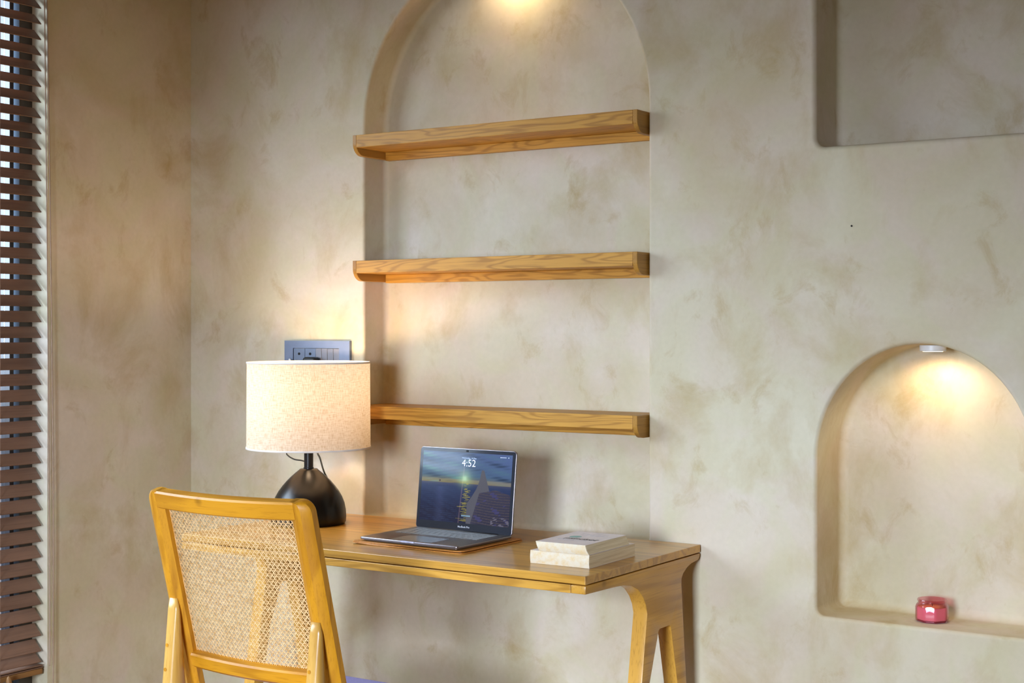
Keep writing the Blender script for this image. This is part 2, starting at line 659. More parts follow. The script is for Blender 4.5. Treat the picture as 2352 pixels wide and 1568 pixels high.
def rectangle(x0, x1, z0, z1, rc=0.025):
    pts = []
    for cx, cz, t0 in ((x0 + rc, z0 + rc, PI), (x1 - rc, z0 + rc, 1.5 * PI), (x1 - rc, z1 - rc, 0), (x0 + rc, z1 - rc, PI / 2)):
        for k in range(6):
            t = t0 + (PI / 2) * k / 5
            pts.append((cx + rc * math.cos(t), cz + rc * math.sin(t)))
    return pts


def offset(pts, d):
    """grow an outline by d"""
    out = []
    n = len(pts)
    for i in range(n):
        a, c = Vector(pts[i - 1]), Vector(pts[(i + 1) % n])
        t = (c - a).normalized()
        nrm = Vector((t.y, -t.x))
        out.append((pts[i][0] + nrm.x * d, pts[i][1] + nrm.y * d))
    return out


def wall_with_niches(niches):
    bm = bmesh.new()
    edges = []
    corners = [bm.verts.new((x, 0, z)) for x, z in ((XL, 0), (XR, 0), (XR, ZC), (XL, ZC))]
    for i in range(4):
        edges.append(bm.edges.new((corners[i], corners[(i + 1) % 4])))
    lips = []
    for pts, depth, lip, fil in niches:
        ring0 = [bm.verts.new((x, 0, z)) for x, z in offset(pts, lip)]
        for i in range(len(ring0)):
            edges.append(bm.edges.new((ring0[i], ring0[(i + 1) % len(ring0)])))
        lips.append(ring0)
    bmesh.ops.triangle_fill(bm, use_beauty=True, use_dissolve=False, edges=edges)
    # drop anything filled inside the niches
    kill = []
    for f in bm.faces:
        c = f.calc_center_median()
        for pts, depth, lip, fil in niches:
            q = offset(pts, lip)
            inside = False
            for i in range(len(q)):
                (x1, z1), (x2, z2) = q[i - 1], q[i]
                if (z1 > c.z) != (z2 > c.z) and c.x < (x2 - x1) * (c.z - z1) / (z2 - z1) + x1:
                    inside = not inside
            if inside:
                kill.append(f)
                break
    bmesh.ops.delete(bm, geom=kill, context='FACES_ONLY')
    for (pts, depth, lip, fil), ring0 in zip(niches, lips):
        rings = [ring0]
        for k in range(1, 7):
            t = (PI / 2) * k / 6
            rings.append([bm.verts.new((x, lip * (1 - math.cos(t)), z)) for x, z in offset(pts, lip * (1 - math.sin(t)))])
        for k in range(0, 7):
            t = (PI / 2) * k / 6
            rings.append([bm.verts.new((x, depth - fil + fil * math.sin(t), z)) for x, z in offset(pts, -fil * (1 - math.cos(t)))])
        for A, B in zip(rings, rings[1:]):
            n = len(A)
            for i in range(n):
                f = bm.faces.new([A[i], A[(i + 1) % n], B[(i + 1) % n], B[i]])
                f.smooth = True
        bm.faces.new(rings[-1])
    bmesh.ops.recalc_face_normals(bm, faces=bm.faces)
    o = link('wall_back', bm, M_PLASTER)
    # the room side must face -y
    if sum(p.normal.y * p.area for p in o.data.polygons) > 0:
        o.data.flip_normals()
    return o


NX0, NX1 = -0.975, 0.004
niche_tall = arch((NX0 + NX1) / 2, (NX1 - NX0) / 2, 1.927, 0.490, 0.735)
niche_low = arch(0.745, 0.265, 0.991, 0.290, 0.596)
niche_up = rectangle(0.478, 1.45, 1.775, 2.60)
tag(wall_with_niches([(niche_tall, 0.1054, 0.009, 0.016), (niche_low, 0.170, 0.010, 0.022), (niche_up, 0.157, 0.012, 0.018)]), kind='structure')

# left wall with the blind window (Y -2.35..-0.590) and a further opening, thickness towards -x
WY0, WY1, WZ0, WZ1 = -2.35, -0.590, 0.12, 2.50
DX = 0.12
OY0, OY1, OZ0, OZ1 = -3.4, -2.4, 0.0, 1.9


def left_wall():
    bm = bmesh.new()
    # panels in the plane x = XL
    for y0, y1, z0, z1 in ((WY1, 0, 0, ZC), (WY0, WY1, 0, WZ0), (WY0, WY1, WZ1, ZC), (OY1, WY0, 0, ZC),
                           (OY0, OY1, OZ1, ZC), (YB, OY0, 0, ZC)):
        box(bm, XL - DX, XL, y0, y1, z0, z1)
    bmesh.ops.remove_doubles(bm, verts=bm.verts, dist=1e-5)
    # soften the window corner nearest the back wall
    es = [e for e in bm.edges if all(abs(v.co.x - XL) < 1e-4 and abs(v.co.y - WY1) < 1e-4 for v in e.verts)]
    return link('wall_left', bm, M_PLASTER)


tag(left_wall(), kind='structure')


def slab(name, x0, x1, y0, y1, z0, z1, mat):
    bm = bmesh.new()
    box(bm, x0, x1, y0, y1, z0, z1)
    return tag(link(name, bm, mat), kind='structure')


slab('floor', XL - 0.2, XR + 0.2, YB - 0.2, 0.3, -0.1, 0.0, M_FLOOR)
slab('ceiling', XL - 0.2, XR + 0.2, YB - 0.2, 0.3, ZC, ZC + 0.1, M_CEIL)
slab('wall_right', XR, XR + 0.1, YB - 0.2, 0.0, 0.0, ZC, M_ROOM)
bm = bmesh.new()
for x0, x1, z0, z1 in ((XL, 0.3, 0, ZC), (1.4, XR, 0, ZC), (0.3, 1.4, 0, 0.72), (0.3, 1.4, 1.88, ZC)):
    box(bm, x0, x1, YB - 0.12, YB, z0, z1)
bmesh.ops.remove_doubles(bm, verts=bm.verts, dist=1e-5)
tag(link('wall_front', bm, M_ROOM), kind='structure')

# window behind the blind: brown outer frame, black mullion, glass
wroot = bpy.data.objects.new('window_1', None)
wroot.location = (XL - 0.08, (WY0 + WY1) / 2, WZ0)
COL.objects.link(wroot)
tag(wroot, kind='structure')
FX = -1.781
bm = bmesh.new()
box(bm, FX - 0.05, FX, -0.637, WY1, WZ0, WZ1)
box(bm, FX - 0.05, FX, WY0, WY0 + 0.05, WZ0, WZ1)
box(bm, FX - 0.05, FX, WY0 + 0.05, -0.637, WZ0, WZ0 + 0.05)
box(bm, FX - 0.05, FX, WY0 + 0.05, -0.637, WZ1 - 0.05, WZ1)
link('window_frame', bm, M_FRAME, wroot)
bm = bmesh.new()
box(bm, FX - 0.045, FX - 0.005, -0.668, -0.6535, WZ0 + 0.05, WZ1 - 0.05)
link('window_mullion', bm, M_FRAME_B, wroot)
bm = bmesh.new()
box(bm, FX - 0.030, FX - 0.026, -0.653, -0.638, WZ0 + 0.05, WZ1 - 0.05)
link('narrow_pane', bm, M_PANE_B, wroot)
bm = bmesh.new()
box(bm, FX - 0.030, FX - 0.026, WY0 + 0.05, -0.669, WZ0 + 0.05, WZ1 - 0.05)
link('window_pane', bm, M_PANE, wroot)

# ------------------------------------------------------------------ wooden venetian blind
blind = thing('venetian_blind', (-1.74, -1.47, 0.289), 'dark walnut wooden venetian blind with tilted slats hanging in the window recess', 'blind')
SLY0, SLY1 = -2.33, -0.603
PITCH = 0.04687
proto = None
z = 0.3350
k = 0
slat_z = []
zz = 0.776 - 9 * PITCH
while zz < WZ1 - 0.06:
    slat_z.append(zz)
    zz += PITCH


def slat_bm(zf, ang):
    w, t = 0.046, 0.0028
    M = Matrix.Translation((-1.7235, 0, zf)) @ Matrix.Rotation(ang, 4, 'Y')
    bm = bmesh.new()
    # cross section runs from the room edge (local x = 0) to the window edge (local x = -w)
    box(bm, -w, 0, SLY0, SLY1, -t / 2, t / 2, 0, M)
    for f in bm.faces:
        if abs(f.normal.y) > 0.9 or abs(f.calc_center_median().y - SLY1) < 1e-4:
            f.material_index = 1
    return bm


link('slat', slat_bm(0.3215, math.radians(40)), [M_SLAT, M_SLAT_END], blind)
for i, zf in enumerate(slat_z):
    if proto is None:
        proto = link('slat', slat_bm(slat_z[0], math.radians(44)), [M_SLAT, M_SLAT_END], blind)
        o = proto
    else:
        o = proto.copy()
        COL.objects.link(o)
        o.parent = blind
        o.location = (0, random.uniform(-0.0006, 0.0006), zf - slat_z[0])
# slats gathered flat on the bottom rail
for q in range(2):
    M = Matrix.Identity(4)
    bm = bmesh.new()
    box(bm, -1.766, -1.7200, SLY0, SLY1 + 0.003, 0.3045 + 0.0060 * q, 0.3045 + 0.0060 * q + 0.0030)
    link('slat', bm, [M_SLAT, M_SLAT_END], blind)
link('bottom_rail', bbox(-1.770, -1.7210, SLY0, SLY1 + 0.004, 0.286, 0.3030, 0.003), M_RAIL, blind)
link('head_rail', bbox(-1.772, -1.718, SLY0, SLY1 + 0.004, WZ1 - 0.055, WZ1 - 0.002, 0.003), M_RAIL, blind)
for yl in (-0.752, -1.45, -2.2):
    bm = tube([(-1.7215, yl, 0.29), (-1.7215, yl, WZ1 - 0.05)], 0.0010, 6)
    tube([(-1.768, yl, 0.29), (-1.768, yl, WZ1 - 0.05)], 0.0010, 6, bm=bm)
    link('ladder_cord', bm, M_CORD, blind)
link('pull_cord', tube(bez([(-1.700, -0.6135, 2.46), (-1.700, -0.6105, 2.28), (-1.700, -0.6000, 1.50), (-1.700, -0.5938, 0.83), (-1.700, -0.5905, 0.45), (-1.700, -0.5915, 0.31)], 10), 0.0017, 8), M_CORD, blind)
link('pull_cord', tube(bez([(-1.698, -0.6080, 2.46), (-1.698, -0.6018, 2.28), (-1.698, -0.5880, 1.50), (-1.698, -0.5795, 0.83), (-1.698, -0.5800, 0.45), (-1.698, -0.5795, 0.15)], 10), 0.0017, 8), M_CORD, blind)
link('cord_tassel', lathe([(0.0, 0.0), (0.009, 0.002), (0.011, 0.012), (0.006, 0.034), (0.0025, 0.04), (0.0, 0.04)], (-1.7, -0.738, 0.268), 16), M_RAIL, blind)

# ------------------------------------------------------------------ niche shelves


def make_shelf(zt, label):
    p, d, tc_, hf, hc, hr = 0.0571, 0.1050, 0.0142, 0.0377, 0.0611, 0.0600
    x0, x1 = -0.9735, 0.0005
    t = thing('niche_shelf', ((x0 + x1) / 2, 0.03, zt - hc), label, 'shelf', 'floating oak shelves in the tall niche')
    link('shelf_board', bbox(x0 + tc_, x1 - tc_, -p, d - 0.001, zt - hf, zt, 0.0012), M_SHELF, t)
    # end cheeks with a rounded lower front corner
    pts = [(-p, zt), (-p, zt - 0.024)]
    R1 = hc - 0.024
    for k in range(1, 9):
        a = (PI / 2) * k / 8
        pts.append((-p + R1 * 1.0 * (1 - math.cos(a)), zt - 0.024 - R1 * math.sin(a)))
    pts += [(d - 0.001, zt - hc), (d - 0.001, zt)]
    for xa, xb in ((x0, x0 + tc_), (x1 - tc_, x1)):
        o = link('end_cheek', prism(pts, xa, xb, lambda u, v, a: (a, u, v), 0.001, 1), M_SHELF_E, t)
        sharpen(o)
    link('back_rail', bbox(x0 + tc_, x1 - tc_, d - 0.019, d - 0.001, zt - hr - 0.004, zt - hf - 0.0003, 0.001), M_SHELF, t)
    return t


make_shelf(1.9025, 'oak niche shelf at the top, just under the start of the arch')
make_shelf(1.5234, 'middle one of the three oak niche shelves, hanging clear above the lampshade')
make_shelf(1.0860, 'lowest oak niche shelf, ending behind the lampshade and above the laptop')

# ------------------------------------------------------------------ desk
DX0, DX1, DYF, DYB, DZ = -1.134, 0.161, -0.605, -0.005, 0.750
desk = thing('writing_desk', ((DX0 + DX1) / 2, -0.305, 0.0), 'golden oak writing desk with A-shaped end frames against the plaster wall', 'desk')
link('desk_top', bbox(DX0, DX1, DYF, DYB, 0.7300, DZ, 0.0018), M_DESKTOP, desk)
side = [(-0.6045, 0.7275), (-0.6045, 0.7080), (-0.5133, 0.7062), (-0.4609, 0.7050), (-0.425, 0.7030), (-0.385, 0.6965), (-0.350, 0.6820), (-0.325, 0.6600),
        (-0.310, 0.638), (-0.3030, 0.615), (-0.3307, 0.4513), (-0.405, 0.0), (-0.368, 0.0), (-0.2888, 0.4429), (-0.242, 0.5620),
        (-0.236, 0.5670), (-0.182, 0.5670), (-0.176, 0.5630), (-0.139, 0.4127), (-0.078, 0.0), (-0.042, 0.0),
        (-0.0867, 0.4022), (-0.1150, 0.660), (-0.1140, 0.6760), (-0.1043, 0.6880), (-0.0830, 0.7000), (-0.0589, 0.7070), (-0.018, 0.7115), (-0.0090, 0.7180), (-0.0060, 0.7275)]
for xa, xb in ((DX0, DX0 + 0.040), (DX1 - 0.040, DX1)):
    o = link('end_frame', prism(side, xa, xb, lambda u, v, a: (a, u, v), 0.0022, 2), [M_DESK_Y, M_DESK_Z], desk)
    sharpen(o, 30)
    for f in o.data.polygons:
        if abs(f.normal.x) < 0.4 and f.center.z < 0.695:
            f.material_index = 1
link('front_rail', bbox(DX0 + 0.040, DX1 - 0.0402, -0.6045, -0.560, 0.7080, 0.7275, 0.0012), M_DESK_X, desk)
link('back_rail', bbox(DX0 + 0.040, DX1 - 0.0402, -0.058, -0.010, 0.7120, 0.7275, 0.0012), M_DESK_X, desk)
link('under_panel', bbox(DX0 + 0.045, DX1 - 0.045, -0.555, -0.065, 0.7200, 0.7296, 0.001), M_DESK_X, desk)

# ------------------------------------------------------------------ table lamp
LC = (-0.9863, -0.2427, 0.7500)
lamp = thing('table_lamp', LC, 'lit table lamp with black dome base and linen drum shade on the desk', 'lamp')
prof = [(0.0, 0.0), (0.1045, 0.0), (0.1085, 0.006), (0.1095, 0.020), (0.1080, 0.040), (0.1040, 0.060), (0.0970, 0.078),
        (0.0880, 0.094), (0.0770, 0.109), (0.0650, 0.123), (0.0520, 0.136), (0.0390, 0.1475), (0.0300, 0.1545), (0.0255, 0.1590), (0.0, 0.1605)]
o = link('lamp_base', lathe(prof, LC, 72), M_BLACK, lamp)
o = link('lamp_stem', lathe([(0.0, 0.1595), (0.0150, 0.1595), (0.0150, 0.1635), (0.0134, 0.1640), (0.0134, 0.262), (0.0, 0.262)], LC, 32), M_BLACKM, lamp)
sharpen(o, 40)
# drum shade: cloth wall with thickness and UVs for the weave
SB, ST, RB_, RT_ = 0.222, 0.4695, 0.1800, 0.1785


def shade_bm():
    bm = bmesh.new()
    uvl = bm.loops.layers.uv.new('UVMap')
    seg, rows = 96, 6
    for inner in (0, 1):
        rings = []
        for j in range(rows + 1):
            v = j / rows
            r = RB_ + (RT_ - RB_) * v - 0.0012 * inner
            rings.append([bm.verts.new((LC[0] + r * math.cos(2 * PI * i / seg), LC[1] + r * math.sin(2 * PI * i / seg), LC[2] + SB + (ST - SB) * v)) for i in range(seg)])
        if inner:
            continue
        for j in range(rows):
            for i in range(seg):
                A, B = rings[j], rings[j + 1]
                q = [A[i], A[(i + 1) % seg], B[(i + 1) % seg], B[i]]
                f = bm.faces.new(q)
                f.smooth = True
                for lp, (du, dv) in zip(f.loops, ((0, 0), (1, 0), (1, 1), (0, 1))):
                    lp[uvl].uv = ((i + du) / seg, (j + dv) / rows)
    loose = [v for v in bm.verts if not v.link_faces]
    bmesh.ops.delete(bm, geom=loose, context='VERTS')
    return bm


shade = link('lamp_shade', shade_bm(), M_LINEN, lamp)
for zr, rr in ((SB, RB_), (ST, RT_)):
    link('shade_rim', lathe([(rr - 0.0016, zr - 0.0025), (rr + 0.0016, zr - 0.0025), (rr + 0.0016, zr + 0.0025), (rr - 0.0016, zr + 0.0025)], LC, 96, closed=True), M_LINEN_EDGE, shade)
bm = tube([(LC[0] - RT_, LC[1], LC[2] + SB + 0.03), (LC[0] + RT_, LC[1], LC[2] + SB + 0.03)], 0.0015, 8)
tube([(LC[0], LC[1] - RT_, LC[2] + SB + 0.03), (LC[0], LC[1] + RT_, LC[2] + SB + 0.03)], 0.0015, 8, bm=bm)
link('shade_spider', bm, M_BLACKM, shade)
link('bulb', lathe([(0.0, 0.262), (0.013, 0.264), (0.014, 0.285), (0.026, 0.310), (0.030, 0.328), (0.024, 0.350), (0.010, 0.360), (0.0, 0.362)], LC, 24), emitter('bulb_glow', (1.0, 0.72, 0.42), 6.0), lamp)
ld = bpy.data.lights.new('lamp_bulb_light', 'POINT')
ld.energy = 4.7
ld.color = (1.0, 0.69, 0.42)
ld.shadow_soft_size = 0.035
lo = bpy.data.objects.new('lamp_bulb_light', ld)
COL.objects.link(lo)
lo.location = (0, 0, 0.405)
lo.parent = lamp
# cable: from the stem, looping behind the shade to the wall socket
cord = [(-0.9995, -0.2427, 0.9315), (-1.0180, -0.222, 0.9270), (-1.0480, -0.205, 0.9275), (-1.0797, -0.200, 0.9290), (-1.1038, -0.200, 0.9385), (-1.1130, -0.195, 0.9500), (-1.118, -0.160, 0.990), (-1.125, -0.060, 1.08), (-1.145, -0.030, 1.150), (-1.165, -0.024, 1.195)]
link('power_cord', tube(bez(cord, 10), 0.0022, 8), M_RUBBER, lamp)
cord2 = [(-0.960, -0.118, 0.7545), (-0.990, -0.105, 0.790), (-1.012, -0.105, 0.840), (-1.0310, -0.12, 0.8853), (-1.0482, -0.12, 0.9277), (-1.0585, -0.12, 0.9456), (-1.080, -0.10, 0.99), (-1.120, -0.05, 1.08), (-1.143, -0.028, 1.150), (-1.165, -0.024, 1.200)]
link('power_cord', tube(bez(cord2, 10), 0.0026, 8), M_RUBBER, lamp)
link('plug', bbox(-1.193, -1.140, -0.040, -0.0075, 1.185, 1.2300, 0.010, 3), M_RUBBER, lamp)

# ------------------------------------------------------------------ wall switch plate
sp = thing('switch_plate', (-1.156, -0.006, 1.128), 'grey wall plate with sockets and rocker switches behind the lampshade', 'socket')
PX0, PX1, PZ0, PZ1 = -1.2885, -1.0235, 1.128, 1.2805
bm = bmesh.new()
box(bm, PX0, -1.2530, -0.011, -0.0005, PZ0, PZ1)
box(bm, -1.0650, PX1, -0.011, -0.0005, PZ0, PZ1)
box(bm, -1.2530, -1.0650, -0.011, -0.0005, 1.2575, PZ1)
box(bm, -1.2530, -1.0650, -0.011, -0.0005, PZ0, 1.151)
bmesh.ops.remove_doubles(bm, verts=bm.verts, dist=1e-5)
link('plate_frame', bm, M_PLATE, sp)
for xa, xb in ((-1.2520, -1.2065), (-1.2055, -1.1620)):
    s_ = link('socket_insert', bbox(xa, xb, -0.0085, -0.001, 1.1520, 1.2565, 0.001), M_SOCKET, sp)
    xc = (xa + xb) / 2
    hb = bmesh.new()
    for hx, hz, hr_ in ((xc, 1.2395, 0.0042), (xc - 0.0095, 1.2160, 0.0034), (xc + 0.0095, 1.2160, 0.0034)):
        R = Matrix.Translation((hx, -0.0092, hz)) @ Matrix.Rotation(PI / 2, 4, 'X')
        r_ = bmesh.ops.create_cone(hb, cap_ends=True, segments=20, radius1=hr_, radius2=hr_, depth=0.0012)
        bmesh.ops.transform(hb, matrix=R, verts=r_['verts'])
    link('socket_hole', hb, M_HOLE, s_)
for q in range(4):
    xa = -1.1610 + q * 0.0240
    pts = [(-0.0010, 1.152), (-0.0105, 1.152), (-0.0078, 1.204), (-0.0100, 1.2565), (-0.0010, 1.2565)]
    link('rocker_switch', prism(pts, xa, xa + 0.0232, lambda u, v, a: (a, u, v), 0.0008, 1), M_ROCKER, sp)
tag(link('cable_end', tube(bez([(-1.262, -0.018, 1.2225), (-1.256, -0.018, 1.216), (-1.253, -0.020, 1.200), (-1.254, -0.022, 1.15)], 8), 0.0035, 8), M_WHITEP),
    'short white cable end poking up over the lampshade before the wall plate', 'cable')

# ------------------------------------------------------------------ laptop on a leather sleeve
sl = thing('laptop_sleeve', (-0.447, -0.345, DZ), 'tan leather sleeve lying on the desk under the laptop', 'sleeve')


def sheet(x0, x1, y0, y1, z0, t, lift, rc=0.014, seed=1):
    rnd = random.Random(seed)
    pts = []
    for cx, cy, t0 in ((x0 + rc, y0 + rc, PI), (x1 - rc, y0 + rc, 1.5 * PI), (x1 - rc, y1 - rc, 0), (x0 + rc, y1 - rc, PI / 2)):
        for k in range(5):
            a = t0 + (PI / 2) * k / 4
            pts.append((cx + rc * math.cos(a), cy + rc * math.sin(a)))
    # subdivide the long sides so they can wave
    out = []
    for i in range(len(pts)):
        a, b = pts[i], pts[(i + 1) % len(pts)]
        out.append(a)
        if math.dist(a, b) > 0.05:
            for k in range(1, 14):
                out.append((a[0] + (b[0] - a[0]) * k / 14, a[1] + (b[1] - a[1]) * k / 14))
    ph = rnd.uniform(0, 6)

    def zt(x, y):
        w = 0.0006 * math.sin(28 * x + ph) + 0.0005 * math.sin(37 * y + ph)
        c = lift * math.exp(-((x - x0) ** 2 + (y - y0) ** 2) / 0.0016)
        return max(0.0, w) + c
    bm = bmesh.new()
    lo_ = [bm.verts.new((x, y, z0 + zt(x, y))) for x, y in out]
    hi_ = [bm.verts.new((x, y, z0 + t + zt(x, y))) for x, y in out]
    n = len(out)
    for i in range(n):
        bm.faces.new([lo_[i], lo_[(i + 1) % n], hi_[(i + 1) % n], hi_[i]])
    bm.faces.new(lo_[::-1])
    bm.faces.new(hi_)
    bmesh.ops.recalc_face_normals(bm, faces=bm.faces)
    return bm


link('lower_leaf', sheet(-0.624, -0.264, -0.4910, -0.2010, DZ + 0.0003, 0.0018, 0.0022), M_LEATHER, sl)
link('upper_leaf', sheet(-0.622, -0.266, -0.4895, -0.2025, DZ + 0.0047, 0.0018, 0.0006, seed=4), M_LEATHER, sl)
link('lining', bbox(-0.610, -0.276, -0.4780, -0.210, DZ + 0.0024, DZ + 0.0045, 0.0), M_LEATHER_D, sl)

LW, LD = 0.3255, 0.2440
lap = thing('laptop', (-0.4425, -0.3575, DZ + 0.0075), 'open grey laptop with a sunset lock screen on the leather sleeve', 'laptop')
MB_ = Matrix.Translation((-0.4425, -0.3575, DZ + 0.0075)) @ Matrix.Rotation(math.radians(-1.6), 4, 'Z')


def rounded_plate(w, d, z0, z1, r, M, bev=0.0015, cy=0.0, seg=6):
    pts = []
    for cx, cyy, t0 in ((-w / 2 + r, -d / 2 + r, PI), (w / 2 - r, -d / 2 + r, 1.5 * PI), (w / 2 - r, d / 2 - r, 0), (-w / 2 + r, d / 2 - r, PI / 2)):
        for k in range(seg + 1):
            a = t0 + (PI / 2) * k / seg
            pts.append((cx + r * math.cos(a), cyy + cy + r * math.sin(a)))
    return prism(pts, z0, z1, lambda u, v, a: M @ Vector((u, v, a)), bev, 2)


o = link('laptop_body', rounded_plate(LW, LD, 0.0035, 0.0105, 0.009, MB_, 0.0020), [M_SPACE, M_SPACE_E], lap)
for p in o.data.polygons:
    if abs(p.normal.z) < 0.75:
        p.material_index = 1
sharpen(o, 40)
link('underside', rounded_plate(LW - 0.012, LD - 0.012, 0.0012, 0.0036, 0.008, MB_, 0.0), M_SPACE, lap)
# feet
for fx in (-0.13, 0.13):
    for fy in (-0.09, 0.09):
        bm = bmesh.new()
        r_ = bmesh.ops.create_cone(bm, cap_ends=True, segments=16, radius1=0.008, radius2=0.009, depth=0.0028)
        bmesh.ops.transform(bm, matrix=MB_ @ Matrix.Translation((fx, fy, 0.0005)), verts=r_['verts'])
        link('foot', bm, M_RUBBER, lap)
# keyboard
bm = bmesh.new()
rows = [14, 14, 13, 12, 11]
kw = 0.272
ky = 0.094
box(bm, -kw / 2 - 0.001, kw / 2 + 0.001, -0.0035, ky + 0.001, 0.0103, 0.01062, 0, MB_)
rh = (ky + 0.0035 - 0.001) / 5.7
for r in range(7):
    if r == 6:
        break
    y1 = ky - (r if r == 0 else r - 0.3) * rh
    hh = rh * (0.7 if r == 0 else 1.0)
    y0 = y1 - hh
    n = (1, 14, 14, 13, 12, 0)[r]
    if r == 5:
        ws = [1, 1, 1, 1.25, 5.2, 1.25, 1, 1, 1, 1]
    elif r == 0:
        ws = [1.0, 12.0, 1.0]
    else:
        ws = [1.0] * n
        ws[-1] = 1.5 + (r - 1) * 0.25
        ws[0] = 1.0 + (r - 1) * 0.25
    tot = sum(ws)
    x = -kw / 2
    for w_ in ws:
        dx = kw * w_ / tot
        box(bm, x + 0.0010, x + dx - 0.0010, y0 + 0.0010, y1 - 0.0010, 0.0105, 0.01140, 1, MB_)
        x += dx
link('keyboard', bm, [M_BEZEL, M_KEY], lap)
link('trackpad', rounded_plate(0.134, 0.084, 0.0104, 0.01068, 0.004, MB_ @ Matrix.Translation((0, -0.070, 0)), 0.0), M_TRACK, lap)
bm = bmesh.new()
box(bm, -0.022, 0.022, -LD / 2 - 0.0004, -LD / 2 + 0.004, 0.0070, 0.01085, 0, MB_)
link('lid_notch', bm, plain('laptop_notch_bright', (0.55, 0.58, 0.78), 0.25, metal=0.8), lap)

# lid: local x across, local z up the lid, faces -y
LH = 0.2225
ML = MB_ @ Matrix.Translation((0, LD / 2 - 0.004, 0.0115)) @ Matrix.Rotation(math.radians(-6.3), 4, 'X')


def lid_plate(w, z0, z1, y0, y1, r, bev):
    pts = []
    for cx, cz, t0 in ((-w / 2 + r, z0 + r, PI), (w / 2 - r, z0 + r, 1.5 * PI), (w / 2 - r, z1 - r, 0), (-w / 2 + r, z1 - r, PI / 2)):
        for k in range(7):
            a = t0 + (PI / 2) * k / 6
            pts.append((cx + r * math.cos(a), cz + r * math.sin(a)))
    return prism(pts, y0, y1, lambda u, v, a: ML @ Vector((u, a, v)), bev, 2)


lid = sharpen(link('laptop_lid', lid_plate(LW, -0.004, LH, 0.0, 0.0065, 0.010, 0.0018), M_SPACE_E, lap), 40)
link('bezel', lid_plate(LW - 0.004, -0.002, LH - 0.002, -0.0007, 0.0002, 0.009, 0.0), M_BEZEL, lid)
hb = tube([ML @ Vector((-0.12, 0.003, -0.003)), ML @ Vector((0.12, 0.003, -0.003))], 0.0048, 12)
link('hinge', hb, M_BLACKM, lap)

# the lock-screen picture, one colour per cell
SX0, SX1, SZ0, SZ1 = -LW / 2 + 0.0115, LW / 2 - 0.0115, 0.0195, LH - 0.0115


